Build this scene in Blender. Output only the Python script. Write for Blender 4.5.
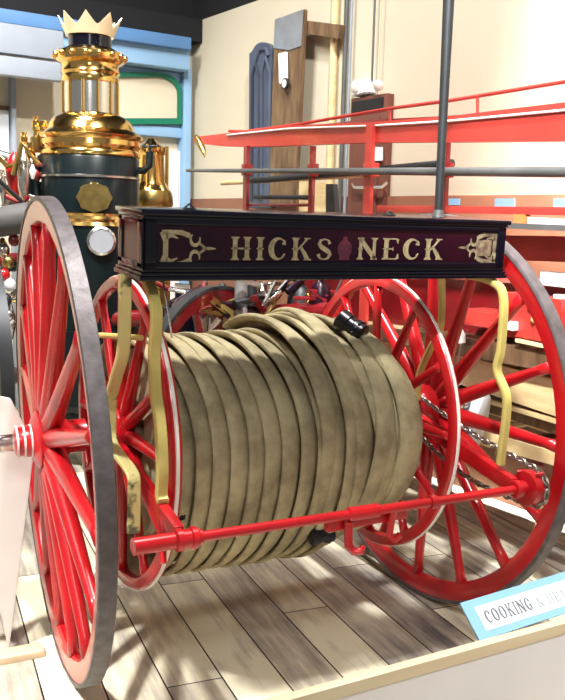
import bpy, bmesh, math, random
from mathutils import Vector, Matrix
random.seed(4)
PI = math.pi
SC = bpy.context.scene
COL = SC.collection
for o in list(bpy.data.objects): bpy.data.objects.remove(o)

# ------------------------------------------------------------ camera
FPX = 888.36
CAM = Vector((-.5727, -2.5595, 1.3435))
FW = Vector((.45855, .87711, -.14286)); RT = Vector((.88761, -.45988, .02553)); UP = Vector((.0433, .13851, .98941))
cd = bpy.data.cameras.new('camera'); co = bpy.data.objects.new('camera', cd); COL.objects.link(co)
cm = Matrix((RT, UP, -FW)).transposed().to_4x4(); cm.translation = CAM
co.matrix_world = cm
cd.sensor_fit = 'VERTICAL'; cd.sensor_height = 24; cd.lens = FPX / 700 * 24; cd.clip_end = 60
SC.camera = co

# ------------------------------------------------------------ light, exposure
w = bpy.data.worlds.new('world'); SC.world = w; w.use_nodes = True
w.node_tree.nodes['Background'].inputs[0].default_value = (1, .98, .95, 1)
w.node_tree.nodes['Background'].inputs[1].default_value = .2
SC.view_settings.view_transform = 'Standard'; SC.view_settings.look = 'None'
SC.view_settings.exposure = 0.15; SC.view_settings.gamma = 1
def area(name, loc, target, size, power, col=(1, .975, .93), spread=180):
    l = bpy.data.lights.new(name, 'AREA'); l.shape = 'DISK'; l.size = size; l.energy = power; l.spread = math.radians(spread); l.color = col
    o = bpy.data.objects.new(name, l); COL.objects.link(o); o.location = loc
    o.rotation_euler = (Vector(target) - Vector(loc)).to_track_quat('-Z', 'Y').to_euler(); return o
area('spot_or_fill_light', (.8, -.62, 4.75), (.7, -.1, .3), .26, 265)
area('spot_or_fill_light', (-2.1, -.9, 3.9), (-.3, -.1, .35), .25, 9, spread=27)
area('spot_or_fill_light', (-1.2, -4.0, 3.6), (.7, -.3, .9), .8, 7, spread=60)  # added fill from the front, not a fixture of the room
area('spot_or_fill_light', (.2, -4.2, 3.9), (1.0, -1.4, .3), .4, 2.6, spread=26)  # added to brighten the barrier panel
area('spot_or_fill_light', (-.6, -2.6, 4.4), (2.2, .5, .6), .3, 15, spread=26)  # added to brighten the truck's near side and stowed ladders
area('added_wash_light', (.2, 1.9, 4.7), (2.0, 2.1, .5), .8, 25, spread=80)  # wash added to brighten the side wall
area('floor_spot_light', (2.35, -.1, 4.7), (2.4, .5, 0), .2, 80, spread=30)
area('added_wash_light', (-1.0, .8, 4.6), (.0, 3.7, 1.4), .8, 90, spread=90)  # wash added to brighten the far wall

# ------------------------------------------------------------ helpers
def cast(x, y, pt, nrm):
    "point where the line of sight through a photo point meets a plane of the place"
    d = FW + (x - 282.5) / FPX * RT - (y - 350) / FPX * UP
    n = Vector(nrm); t = (Vector(pt) - CAM).dot(n) / d.dot(n)
    return CAM + t * d
AZ = math.radians(-6.9)
E1 = Vector((math.sin(AZ), math.cos(AZ), 0)); EN = Vector((math.cos(AZ), -math.sin(AZ), 0)); Z = Vector((0, 0, 1))
NW, DF, NT = 2.465, 3.70, 1.677          # side wall, far wall, near side of the ladder truck
def RP(d, n, z): return E1 * d + EN * n + Z * z
def onwall(x, y, off=0): return cast(x, y, EN * (NW - off), EN)
def onfar(x, y, off=0): return cast(x, y, E1 * (DF - off), E1)
def ontruck(x, y, off=0): return cast(x, y, EN * (NT + off), EN)

def mat(name, col, rough=.5, metal=0, coat=0, var=0, scale=8, col2=None, bump=0, stretch=(1, 1, 1), spec=.5):
    m = bpy.data.materials.new(name); m.use_nodes = True; nt = m.node_tree; b = nt.nodes['Principled BSDF']
    b.inputs['Base Color'].default_value = (*col, 1); b.inputs['Roughness'].default_value = rough
    b.inputs['Metallic'].default_value = metal; b.inputs['Coat Weight'].default_value = coat; b.inputs['Coat Roughness'].default_value = .08
    b.inputs['Specular IOR Level'].default_value = spec
    if var or col2 or bump:
        tc = nt.nodes.new('ShaderNodeTexCoord'); mp = nt.nodes.new('ShaderNodeMapping'); mp.inputs['Scale'].default_value = stretch
        no = nt.nodes.new('ShaderNodeTexNoise'); no.inputs['Scale'].default_value = scale; no.inputs['Detail'].default_value = 6
        nt.links.new(tc.outputs['Object'], mp.inputs[0]); nt.links.new(mp.outputs[0], no.inputs['Vector'])
        cr = nt.nodes.new('ShaderNodeValToRGB'); c2 = col2 or tuple(c * (1 - var) for c in col)
        cr.color_ramp.elements[0].position = .33; cr.color_ramp.elements[1].position = .67
        cr.color_ramp.elements[0].color = (*c2, 1); cr.color_ramp.elements[1].color = (*col, 1)
        nt.links.new(no.outputs['Fac'], cr.inputs[0]); nt.links.new(cr.outputs[0], b.inputs['Base Color'])
        if bump:
            bp = nt.nodes.new('ShaderNodeBump'); bp.inputs['Strength'].default_value = bump; bp.inputs['Distance'].default_value = .01
            nt.links.new(no.outputs['Fac'], bp.inputs['Height']); nt.links.new(bp.outputs[0], b.inputs['Normal'])
    return m
RED = mat('red_gloss_paint', (.56, .008, .014), .28, coat=.4, var=.35, scale=5)
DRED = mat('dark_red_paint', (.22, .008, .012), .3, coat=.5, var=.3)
TRED = mat('truck_red_paint', (.5, .045, .035), .4, coat=.15, var=.2)
TYRE = mat('worn_iron_tyre', (.15, .13, .14), .5, metal=.2, col2=(.09, .078, .08), scale=30, bump=.2)
WHITE = mat('white_paint', (.85, .83, .78), .45, var=.06)
YEL = mat('pale_yellow_paint', (.62, .53, .17), .45, col2=(.52, .43, .13), scale=14)
YELW = mat('worn_pale_yellow_paint', (.68, .62, .26), .45, col2=(.12, .12, .06), scale=16)
for e, p in zip(YELW.node_tree.nodes['Color Ramp'].color_ramp.elements, (.34, .4)): e.position = p
BLK = mat('black_gloss_paint', (.003, .003, .010), .2, coat=.3, var=.3, spec=.3)
MAR = mat('maroon_black_paint', (.026, .003, .010), .3, coat=.1, col2=(.007, .002, .010), scale=7, spec=.25)
BRN = mat('red_brown_panel_paint', (.06, .012, .008), .3, coat=.15, var=.4)
GOLD = mat('pale_gold_leaf', (.44, .37, .22), .5, col2=(.24, .19, .11), scale=40)
ROSE = mat('faded_rose_paint', (.13, .02, .04), .5, col2=(.05, .01, .025), scale=30)
IRON = mat('dark_iron', (.05, .055, .06), .45, metal=.5, var=.3)
GIRON = mat('grey_iron_pole', (.17, .18, .18), .4, metal=.5, var=.3, scale=5)
STEEL = mat('bright_steel', (.75, .73, .7), .22, metal=1)
CHN = mat('chain_steel', (.3, .27, .24), .35, metal=.9)
BRASS = mat('polished_brass', (.86, .55, .18), .16, metal=1)
BRASSD = mat('brass_dull', (.6, .45, .16), .3, metal=1, var=.4, scale=20)
BOIL = mat('black_green_boiler', (.004, .010, .012), .3, coat=.1, spec=.3)
RUB = mat('black_rubber', (.012, .012, .014), .5, var=.4, scale=30)
CREAM = mat('cream_wall_paint', (.62, .56, .43), .8, var=.07, scale=1.2)
BLUE = mat('light_blue_paint', (.26, .45, .68), .55, var=.12, scale=3)
DBLUE = mat('mid_blue_paint', (.09, .22, .45), .55, var=.15, scale=3)
GBLUE = mat('grey_blue_paint', (.3, .34, .4), .6, var=.15, scale=3)
GREEN = mat('green_paint', (.0, .16, .09), .5)
SLATE = mat('slate_blue_paint', (.07, .09, .14), .6, var=.2, scale=6)
DARK = mat('matt_black_ceiling', (.004, .004, .006), .9)
WBRN = mat('brown_wainscot_paint', (.26, .11, .06), .6, var=.15)
TAN = mat('tan_ladder_wood', (.84, .68, .38), .5, col2=(.66, .5, .25), scale=5, stretch=(1, 1, 6))
BWD = mat('brown_wood', (.2, .125, .065), .55, col2=(.09, .05, .025), scale=5, stretch=(6, 6, 1))
CWOOD = mat('cream_planed_wood', (.74, .62, .43), .55, col2=(.66, .52, .33), scale=4, stretch=(.6, 5, 5))
PALE = mat('pale_grey_panel', (.82, .78, .77), .7, col2=(.74, .7, .71), scale=3)
PAPER = mat('light_blue_paper', (.24, .47, .7), .7, var=.05)
PAPW = mat('white_paper', (.68, .71, .76), .7, var=.03)
INK = mat('grey_ink', (.16, .17, .2), .7)
DOORM = mat('door_brown_paint', (.15, .05, .035), .55, var=.15)

def canvas():
    m = bpy.data.materials.new('canvas_hose'); m.use_nodes = True; nt = m.node_tree; N = nt.nodes; L = nt.links; b = N['Principled BSDF']
    tc = N.new('ShaderNodeTexCoord')
    n1 = N.new('ShaderNodeTexNoise'); n1.inputs['Scale'].default_value = 7; n1.inputs['Detail'].default_value = 5; n1.inputs['Roughness'].default_value = .65
    L.new(tc.outputs['Object'], n1.inputs['Vector'])
    r = N.new('ShaderNodeValToRGB'); e = r.color_ramp.elements
    e[0].position = .3; e[0].color = (.2, .165, .10, 1); e[1].position = .64; e[1].color = (.47, .41, .25, 1)
    L.new(n1.outputs['Fac'], r.inputs[0])
    wv = N.new('ShaderNodeTexWave'); wv.bands_direction = 'X'; wv.inputs['Scale'].default_value = 90; wv.inputs['Distortion'].default_value = 1.5
    L.new(tc.outputs['Object'], wv.inputs['Vector'])
    n2 = N.new('ShaderNodeTexNoise'); n2.inputs['Scale'].default_value = 160; L.new(tc.outputs['Object'], n2.inputs['Vector'])
    ad = N.new('ShaderNodeMath'); L.new(wv.outputs['Fac'], ad.inputs[0]); L.new(n2.outputs['Fac'], ad.inputs[1])
    bp = N.new('ShaderNodeBump'); bp.inputs['Strength'].default_value = .3; bp.inputs['Distance'].default_value = .003
    L.new(ad.outputs[0], bp.inputs['Height']); L.new(bp.outputs[0], b.inputs['Normal'])
    L.new(r.outputs[0], b.inputs['Base Color']); b.inputs['Roughness'].default_value = .85
    b.inputs['Specular IOR Level'].default_value = .2
    return m
CANV = canvas()

def planks():
    m = bpy.data.materials.new('worn_plank_floor'); m.use_nodes = True; nt = m.node_tree; N = nt.nodes; L = nt.links; b = N['Principled BSDF']
    tc = N.new('ShaderNodeTexCoord'); mp = N.new('ShaderNodeMapping'); mp.inputs['Rotation'].default_value[2] = math.radians(5)
    L.new(tc.outputs['Object'], mp.inputs[0])
    sp = N.new('ShaderNodeSeparateXYZ'); L.new(mp.outputs[0], sp.inputs[0])
    def M(op, a, b_=None, c=None):
        n = N.new('ShaderNodeMath'); n.operation = op
        for i, v in enumerate((a, b_, c)):
            if v is None: continue
            if isinstance(v, (int, float)): n.inputs[i].default_value = v
            else: L.new(v, n.inputs[i])
        return n.outputs[0]
    u = M('DIVIDE', M('ADD', sp.outputs[0], .05 + 1.7), .17)
    idx = M('FLOOR', u); fr = M('FRACT', u)
    wn = N.new('ShaderNodeTexWhiteNoise'); wn.noise_dimensions = '1D'; L.new(idx, wn.inputs['W'])
    v = M('DIVIDE', M('ADD', sp.outputs[1], M('MULTIPLY', wn.outputs['Value'], 2.3)), 2.3)
    vi = M('FLOOR', v); vf = M('FRACT', v)
    wn2 = N.new('ShaderNodeTexWhiteNoise'); wn2.noise_dimensions = '2D'
    cb = N.new('ShaderNodeCombineXYZ'); L.new(idx, cb.inputs[0]); L.new(vi, cb.inputs[1]); L.new(cb.outputs[0], wn2.inputs['Vector'])
    # grain
    mp2 = N.new('ShaderNodeMapping'); mp2.inputs['Scale'].default_value = (14, 1.2, 1); L.new(mp.outputs[0], mp2.inputs[0])
    off = N.new('ShaderNodeVectorMath'); off.operation = 'ADD'; L.new(mp2.outputs[0], off.inputs[0]); L.new(wn2.outputs['Color'], off.inputs[1])
    g = N.new('ShaderNodeTexNoise'); g.inputs['Scale'].default_value = 2.2; g.inputs['Detail'].default_value = 8; g.inputs['Roughness'].default_value = .62
    L.new(off.outputs[0], g.inputs['Vector'])
    st = N.new('ShaderNodeTexNoise'); st.inputs['Scale'].default_value = 3.1; st.inputs['Detail'].default_value = 4; L.new(tc.outputs['Object'], st.inputs['Vector'])
    f = M('ADD', M('MULTIPLY', g.outputs['Fac'], .55), M('ADD', M('MULTIPLY', wn2.outputs['Value'], .25), M('MULTIPLY', st.outputs['Fac'], .45)))
    r = N.new('ShaderNodeValToRGB'); e = r.color_ramp.elements
    e[0].position = .42; e[0].color = (.13, .12, .125, 1); e[1].position = .76; e[1].color = (.84, .79, .6, 1)
    k = r.color_ramp.elements.new(.6); k.color = (.48, .43, .35, 1)
    L.new(f, r.inputs[0])
    s1 = M('LESS_THAN', fr, .03); s3 = M('LESS_THAN', vf, .0022)
    seam = M('MAXIMUM', s1, s3)
    mx = N.new('ShaderNodeMix'); mx.data_type = 'RGBA'; L.new(seam, mx.inputs['Factor']); L.new(r.outputs[0], mx.inputs['A']); mx.inputs['B'].default_value = (.015, .01, .008, 1)
    L.new(mx.outputs['Result'], b.inputs['Base Color']); b.inputs['Roughness'].default_value = .6; b.inputs['Specular IOR Level'].default_value = .3
    bp = N.new('ShaderNodeBump'); bp.inputs['Strength'].default_value = .25; bp.inputs['Distance'].default_value = .004
    L.new(M('SUBTRACT', g.outputs['Fac'], M('MULTIPLY', seam, 2)), bp.inputs['Height']); L.new(bp.outputs[0], b.inputs['Normal'])
    return m
FLOORM = planks()

class MB:
    def __init__(s): s.b = bmesh.new()
    def face(s, vs):
        try: return s.b.faces.new(vs)
        except ValueError: return None
    def box(s, lo, hi, M=None, bev=0):
        M = M or Matrix()
        lo = Vector(lo); hi = Vector(hi); c = (lo + hi) / 2; d = hi - lo
        r = bmesh.ops.create_cube(s.b, size=1, matrix=M @ Matrix.Translation(c) @ Matrix.Diagonal((*d, 1)))
        if bev:
            es = list({e for v in r['verts'] for e in v.link_edges})
            bmesh.ops.bevel(s.b, geom=es, offset=bev, segments=2, affect='EDGES', profile=.6)
        return s
    def bar(s, a, b, w, t, up=Z, bev=0):
        "box bar from a to b, w across, t along up"
        a = Vector(a); b = Vector(b); x = (b - a); L = x.length; x.normalize(); y = Vector(up).cross(x).normalized(); z = x.cross(y)
        M = Matrix((x, y, z)).transposed().to_4x4(); M.translation = a
        return s.box((0, -w / 2, -t / 2), (L, w / 2, t / 2), M, bev)
    def tube(s, pts, r, n=12, cap=True, closed=False, shape=None, up=None):
        pts = [Vector(p) for p in pts]; k = len(pts); rings = []; prev = None
        for i, p in enumerate(pts):
            a = pts[(i - 1) % k] if (closed or i > 0) else pts[i]; c = pts[(i + 1) % k] if (closed or i < k - 1) else pts[i]
            t = (c - a).normalized()
            if up is not None: u = Vector(up)
            elif prev is None: u = Z if abs(t.z) < .9 else Vector((1, 0, 0))
            else: u = prev
            y = (u - t * u.dot(t)).normalized(); x = y.cross(t); prev = y
            ri = r[i] if isinstance(r, (list, tuple)) else r
            ring = []
            for j in range(n):
                an = 2 * PI * j / n; cx, cy = math.cos(an), math.sin(an)
                if shape: cx, cy = cx * shape[0], cy * shape[1]
                ring.append(s.b.verts.new(p + x * cx * ri + y * cy * ri))
            rings.append(ring)
        m = k if closed else k - 1
        for i in range(m):
            A, B = rings[i], rings[(i + 1) % k]
            for j in range(n): s.face((A[j], A[(j + 1) % n], B[(j + 1) % n], B[j]))
        if cap and not closed: s.face(rings[0][::-1]); s.face(rings[-1])
        return s
    def cyl(s, a, b, r, r2=None, n=24): return s.tube([a, b], [r, r if r2 is None else r2], n)
    def lathe(s, prof, M=None, n=40, closed=False):
        "profile of (r, z) turned about local z"
        M = M or Matrix(); rings = []
        for r, z in prof:
            rings.append([s.b.verts.new(M @ Vector((r * math.cos(2 * PI * j / n), r * math.sin(2 * PI * j / n), z))) for j in range(n)])
        k = len(prof)
        for i in range(k if closed else k - 1):
            A, B = rings[i], rings[(i + 1) % k]
            for j in range(n): s.face((A[j], A[(j + 1) % n], B[(j + 1) % n], B[j]))
        if not closed: s.face(rings[0][::-1]); s.face(rings[-1])
        return s
    def prism(s, pts, ext, bev=0):
        a = [s.b.verts.new(Vector(p)) for p in pts]; b = [s.b.verts.new(Vector(p) + Vector(ext)) for p in pts]; n = len(pts)
        fs = [s.face(a), s.face(b[::-1])]
        for i in range(n): fs.append(s.face((a[i], b[i], b[(i + 1) % n], a[(i + 1) % n])))
        if bev:
            bmesh.ops.bevel(s.b, geom=list({e for f in fs if f for e in f.edges}), offset=bev, segments=2, affect='EDGES')
        return s
    def ball(s, c, r, sc=(1, 1, 1), u=20, v=12):
        bmesh.ops.create_uvsphere(s.b, u_segments=u, v_segments=v, radius=r, matrix=Matrix.Translation(Vector(c)) @ Matrix.Diagonal((*sc, 1))); return s
XF = Matrix.Rotation(PI / 2, 4, 'Y')      # lathe z -> +X
WM = {}
def build(name, mb, m, parent=None, world=None, ang=38):
    me = bpy.data.meshes.new(name); bmesh.ops.recalc_face_normals(mb.b, faces=mb.b.faces); mb.b.to_mesh(me); mb.b.free()
    me.materials.append(m)
    for p in me.polygons: p.use_smooth = True
    me.set_sharp_from_angle(angle=math.radians(ang))
    return link(name, me, parent, world)
def link(name, me, parent=None, world=None):
    o = bpy.data.objects.new(name, me); COL.objects.link(o); W = world or Matrix()
    if parent: o.parent = parent; o.matrix_basis = WM[parent.name].inverted() @ W
    else: o.matrix_basis = W
    WM[o.name] = W.copy(); return o
def tag(o, label=None, cat=None, group=None, kind=None):
    if label: o['label'] = label
    if cat: o['category'] = cat
    if group: o['group'] = group
    if kind: o['kind'] = kind
    return o
def thing(name, loc, label, cat, group=None):
    o = link(name, None, None, Matrix.Translation(Vector(loc))); o.empty_display_size = .1
    return tag(o, label, cat, group)
def struct(name, mb, m, parent=None):
    o = build(name, mb, m, parent)
    if not parent: o['kind'] = 'structure'
    return o

# ------------------------------------------------------------ the room
FZ = -.004
def rbox(mb, d0, d1, n0, n1, z0, z1, bev=0):
    M = Matrix((E1, EN, Z)).transposed().to_4x4()
    return mb.box((min(d0, d1), min(n0, n1), z0), (max(d0, d1), max(n0, n1), z1), M, bev)
struct('floor', MB().box((-4, -4.2, FZ - .1), (4.6, 6.2, FZ)), FLOORM)
CZ = onwall(190, 24).z
struct('wall_right', rbox(MB(), -4, DF + .1, NW, NW + .1, FZ, CZ), CREAM)
struct('wall_far', rbox(MB(), DF, DF + .1, -3.5, NW, FZ, CZ), CREAM)
struct('ceiling', rbox(MB(), -4, DF + 1.5, -3.5, NW + 1.5, 5.0, 5.08), DARK)
struct('trim_10', rbox(rbox(MB(), -4, DF + .1, NW, NW + .1, CZ, 5.0), DF, DF + .1, -3.5, NW, CZ, 5.0), DARK)
struct('trim_1', rbox(MB(), -4, DF, NW - .018, NW, FZ, 1.5, .004), WBRN)

# far wall: blue shop front of beams, post, green framed window
def fx(x, o=.1): return onfar(x, 100, o).dot(EN)
def fz(x, y, o=.1): return onfar(x, y, o).z
zt = fz(150, 31, .26)
struct('trim_2', rbox(MB(), DF - .26, DF, fx(-60), fx(191, .26), fz(150, 44, .26), zt, .01), DBLUE)
struct('trim_3', rbox(MB(), DF - .2, DF, fx(-60), fx(190, .2), fz(150, 65, .2), fz(150, 43, .2), .01), BLUE)
struct('trim_9', rbox(MB(), DF - .16, DF, fx(-60), NW - .002, zt, CZ), DARK)
t = rbox(MB(), DF - .34, DF - .27, fx(-60), fx(62, .3), fz(0, 52, .34), fz(0, 22, .34), .005)
t = rbox(t, DF - .36, DF - .27, fx(-60), fx(62, .3), fz(0, 74, .36), fz(0, 55, .36), .005)
struct('trim_4', t, GBLUE)
struct('trim_5', rbox(MB(), DF - .10, DF, fx(184), fx(191.5), FZ, fz(188, 68), .006), BLUE)
struct('trim_6', rbox(rbox(MB(), DF - .07, DF, fx(108), fx(184), fz(150, 135), fz(150, 125), .004), DF - .05, DF, fx(108), fx(184), fz(150, 125), fz(150, 68)), BLUE)
struct('trim_7', rbox(MB(), DF - .08, DF, fx(13), fx(17), FZ, fz(13, 76), .004), GBLUE)
struct('trim_8', rbox(rbox(MB(), DF - .05, DF, fx(171), fx(184), FZ, fz(176, 150), .004), DF - .065, DF, fx(174.5), fx(181), FZ, fz(176, 154), .004), PALE)
# green framed window with rounded corner
def archpts(x0, y0, x1, y1, r):
    P = [(x0, y1), (x0, y0)]
    for k in range(9):
        a = PI / 2 * k / 8; P.append((x1 - r + r * math.sin(a), y0 + r * .85 * (1 - math.cos(a))))
    P.append((x1, y1)); return P
outer = [onfar(x, y, .06) for x, y in archpts(100, 73, 180.5, 124.5, 24)]
inner = [onfar(x, y, .06) for x, y in archpts(100, 77.5, 176.5, 118.5, 20)]
mb = MB(); n = len(outer); ext = -E1 * .03
A = [mb.b.verts.new(p) for p in outer]; B = [mb.b.verts.new(p) for p in inner]; A2 = [mb.b.verts.new(p + ext) for p in outer]; B2 = [mb.b.verts.new(p + ext) for p in inner]
for i in range(n):
    j = (i + 1) % n
    for q in ((A2[i], A2[j], B2[j], B2[i]), (A[i], A[j], B[j], B[i]), (A[i], A[j], A2[j], A2[i]), (B[i], B[j], B2[j], B2[i])): mb.face(q)
wn = struct('window_1', mb, GREEN)
build('pane', MB().prism(inner, -E1 * .008), CREAM, wn)
# left window with blinds
wn = struct('window_2', rbox(MB(), DF - .03, DF, fx(-40), fx(12), fz(5, 109), fz(5, 104.5)), BWD)
build('blind', rbox(MB(), DF - .022, DF - .004, fx(-40), fx(12), fz(5, 152), fz(5, 109)), PAPW, wn)

# side wall: door, pipes, exit light
a = onwall(356, 150, 0).dot(E1); b = onwall(392, 150, 0).dot(E1)
ztop = onwall(374, 97).z
dr = struct('door_1', rbox(MB(), b, a, NW - .05, NW, FZ, ztop, .004), DOORM)
build('transom', rbox(MB(), b + .03, a - .02, NW - .058, NW - .05, onwall(374, 113).z, ztop - .02), RUB, dr)
build('door_panel', rbox(rbox(MB(), b + .05, a - .05, NW - .06, NW - .05, .25, 1.0, .004), b + .05, a - .05, NW - .06, NW - .05, 1.15, onwall(374, 118).z, .004), DOORM, dr)
build('push_bar', MB().tube([onwall(353, 184, .06), onwall(355, 187.5, .09), onwall(383, 187, .09), onwall(386, 183, .06)], .011, 8), STEEL, dr)
o = build('notice_sheet', MB().prism([onwall(x, y, .064) for x, y in ((374, 147), (383, 147), (383, 160.5), (374, 161))], -EN * .002), PAPW)
tag(o, 'white notice sheet taped on the brown door above its push bar', 'paper')
ex = thing('exit_light', onwall(367, 96, .07), 'white emergency exit light box with two lamp heads above the brown door', 'exit light')
build('housing', MB().prism([onwall(x, y, .0) for x, y in ((361, 82), (376, 79.5), (376, 94), (361, 97.5))], -EN * .07, .006), PAPW, ex)
for x, y in ((357, 88), (379.5, 85)):
    c = onwall(x, y, .06); build('lamp_head', MB().lathe([(.012, -.02), (.028, .0), (.03, .02), (.024, .024)], Matrix.Translation(c) @ (-EN - Z * .4).to_track_quat('Z', 'Y').to_matrix().to_4x4(), 16), WHITE, ex)
for (x0, x1, r, m, lab, yb) in ((335.5, 331.5, .022, TAN, 'thick tan vertical pipe on the cream wall beside the wooden bar', 200), (347, 345, .014, GIRON, 'grey vertical conduit running down the wall left of the door', 200), (352, 350, .009, GBLUE, 'thin blue grey conduit nearest the left edge of the door', 200), (375, 374, .006, GIRON, 'thin conduit dropping to the exit light', 81), (381, 380.5, .005, CREAM, 'cream painted conduit right of the one feeding the exit light', 95)):
    a = onwall(x0, 0, .03); b = Vector((a.x, a.y, onwall(x1, yb, .03).z)) if yb < 150 else Vector((a.x, a.y, .0))
    a = Vector((a.x, a.y, CZ - .003)); tag(build('wall_pipe', MB().cyl(a, b, r, n=12), m), lab, 'pipe')
o = build('wooden_bar', MB().bar(onwall(304, 27, .06), onwall(342, 32, .06), .05, .075), BWD)
tag(o, 'short brown wooden bar fixed high on the cream wall right of the tall plank', 'wooden bar')
# tall plank with clock
pl = thing('wall_plank', onwall(284, 200, .12), 'tall weathered plank board with a highlight painted on its top standing against the cream wall', 'plank')
P = [onwall(x, y, .12) for x, y in ((275, 19), (304, 9), (298.5, 120), (294, 205), (269, 205), (271, 120))]
build('board', MB().prism(P, EN * .03, .004), BWD, pl)
P = [onwall(x, y, .122) for x, y in ((275.5, 19.5), (303.5, 9.5), (301.5, 46), (289, 50), (273.8, 48))]
build('top_highlight', MB().prism(P, -EN * .004), mat('highlight_silver', (.6, .64, .68), .35, metal=.7, var=.2), pl)  # highlight on the plank's wood, made as a thin pale sheet
ck = thing('wall_clock', onwall(285, 78, .13), 'narrow white pendulum clock hung on the tall plank', 'clock')
build('case', MB().prism([onwall(x, y, .128) for x, y in ((280.5, 54), (288, 52), (288.5, 84), (281.5, 84))], -EN * .02, .003), WHITE, ck)
c = onwall(285, 83.5, .15); Mc = Matrix.Translation(c) @ (-EN).to_track_quat('Z', 'Y').to_matrix().to_4x4()
build('dial', MB().lathe([(.033, -.01), (.033, .006), (.026, .008), (.026, .004)], Mc, 24), IRON, ck)
build('face', MB().lathe([(.025, .004), (.025, .007)], Mc, 24), PAPW, ck)
# gothic pattern board
gp = thing('arched_panel', onwall(260, 205, .1), 'slate blue gothic arched wooden panel leaning on the cream wall', 'panel')
P = [(248, 208), (249, 53), (252, 52)] + [(262 + 9.5 * math.cos(a), 52 - 10 * math.sin(a)) for a in [PI * .86 - k * PI * .86 / 8 for k in range(9)]] + [(271, 208)]
build('panel_board', MB().prism([onwall(x, y, .1) for x, y in P], EN * .04, .004), SLATE, gp)
for pts in ([(251.5, 200), (252.5, 75), (255.5, 64), (259.5, 78), (259, 200)], [(261.5, 200), (262, 72), (266, 58), (270, 72), (269, 200)], [(256, 60), (260, 49), (266, 49), (268.5, 56)]):
    build('tracery', MB().tube([onwall(x, y, .106) for x, y in pts], .012, 8), mat('slate_dark', (.025, .03, .05), .6) if len(pts) == 5 and pts[0][0] < 255 else SLATE, gp)
for i, (x0, y0, x1, y1, lab) in enumerate(((449, 198.5, 460, 205, 'small light blue label card on the wainscot beside the iron pole'), (495, 198.5, 515, 208.5, 'light blue label card on the wainscot in the middle of its row'), (553.5, 198.5, 580, 208, 'light blue label card on the wainscot at the right edge'))):
    o = build('label_card', MB().prism([onwall(x, y, .021) for x, y in ((x0, y0), (x1, y0), (x1, y1), (x0, y1))], -EN * .003), PAPER)
    tag(o, lab, 'label card', 'light blue label cards on the wainscot')

# ------------------------------------------------------------ ladder truck
def tp(pts, off=0): return [ontruck(x, y, off) for x, y in pts]
tr = thing('ladder_truck', RP(.4, NT + .35, FZ), 'long red ladder truck behind the hose cart along the cream wall', 'ladder truck')
topl = [(193, 137), (227, 133), (290, 125.5), (368, 122), (450, 116), (566, 102), (640, 93)]
botl = [(640, 141), (566, 141), (450, 142), (368, 142.5), (290, 145.5), (246, 147), (219, 146), (194, 143)]
build('ladder_beam', MB().prism(tp(topl + botl), EN * .045, .004), TRED, tr)
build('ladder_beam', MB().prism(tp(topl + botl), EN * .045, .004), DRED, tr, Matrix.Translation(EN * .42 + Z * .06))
for k in range(8):
    x = 250 + k * 42; p = ontruck(x, 136, .02); q = p + EN * .44 + Z * .05
    if k == 4: p = p + Z * .0
    build('ladder_rung', MB().cyl(p, q, .014, n=10), DRED, tr)
build('edge_highlight', MB().tube(tp([(227, 135), (290, 128.5), (368, 126), (450, 121), (566, 110), (640, 103)], -.006), .0045, 8), WHITE, tr)  # highlight along the beam's top ridge, modelled in white
build('truss_rod', MB().tube(tp([(229, 131), (245, 131.5), (300, 124), (390, 108.5), (450, 100.5), (566, 81.5), (640, 69)], .02), .0075, 8), TRED, tr)
for x, y0, y1 in ((283, 126.5, 131), (390, 108.5, 123), (477.5, 96, 114)):
    build('rod_post', MB().cyl(ontruck(x, y0, .02), ontruck(x, y1, .02), .006, n=8), TRED, tr)
for x, w, y0, m in ((247, .034, 146, DRED), (313, .026, 146, DRED), (371, .045, 123, TRED), (446.5, .03, 143, DRED)):
    p = ontruck(x, y0, -.012); q = Vector((p.x, p.y, .9))
    build('upright', MB().bar(p, q, w, .02, EN), m, tr)
    q = ontruck(x, 170, -.012); build('pole_clamp', MB().bar(q - Z * .03, q + Z * .03, w * 1.35, .045, EN, .004), m, tr)
build('cross_bar', MB().tube(tp([(247, 205), (313, 205)], .0), .008, 8), DRED, tr)
build('top_rail', MB().bar(ontruck(380, 208.5), ontruck(640, 212.5), .04, .028, Z, .003), TRED, tr)
build('shelf_board', MB().bar(ontruck(430, 222, .05), ontruck(640, 231, .05), .3, .02, Z), GIRON, tr)
build('side_rail', MB().prism(tp([(300, 233), (640, 237), (640, 265), (300, 252)]), EN * .04, .004), TRED, tr)
build('body_panel', MB().prism(tp([(300, 268), (600, 290), (600, 352), (300, 316)], .12), EN * .5, .004), DRED, tr)
for pts, off in (([(463, 308), (496, 312), (496, 330), (463, 326)], -.04), ([(497, 292), (560, 300), (560, 345), (500, 336)], -.02)):
    build('locker', MB().prism(tp(pts, off), EN * .12, .006), TRED, tr)
build('latch', MB().prism(tp([(503, 321), (513, 322), (513, 331), (503, 330)], -.05), EN * .03, .002), PALE, tr)
for x, y in ((531, 307), (534, 320), (552, 312)):
    build('bolt', MB().ball(ontruck(x, y, -.025), .012), YEL, tr)
build('running_board', MB().prism(tp([(320, 318), (620, 360), (620, 386), (320, 330)], -.02), EN * .7, .004), BWD, tr)
build('running_board', MB().prism(tp([(515, 339), (548, 346), (548, 349), (515, 342)], -.04), EN * .02), TAN, tr)
build('axle_beam', MB().bar(RP(-.35, NT + .06, .52), RP(-.35, NT + .72, .52), .08, .1, Z, .005), DRED, tr)
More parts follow.
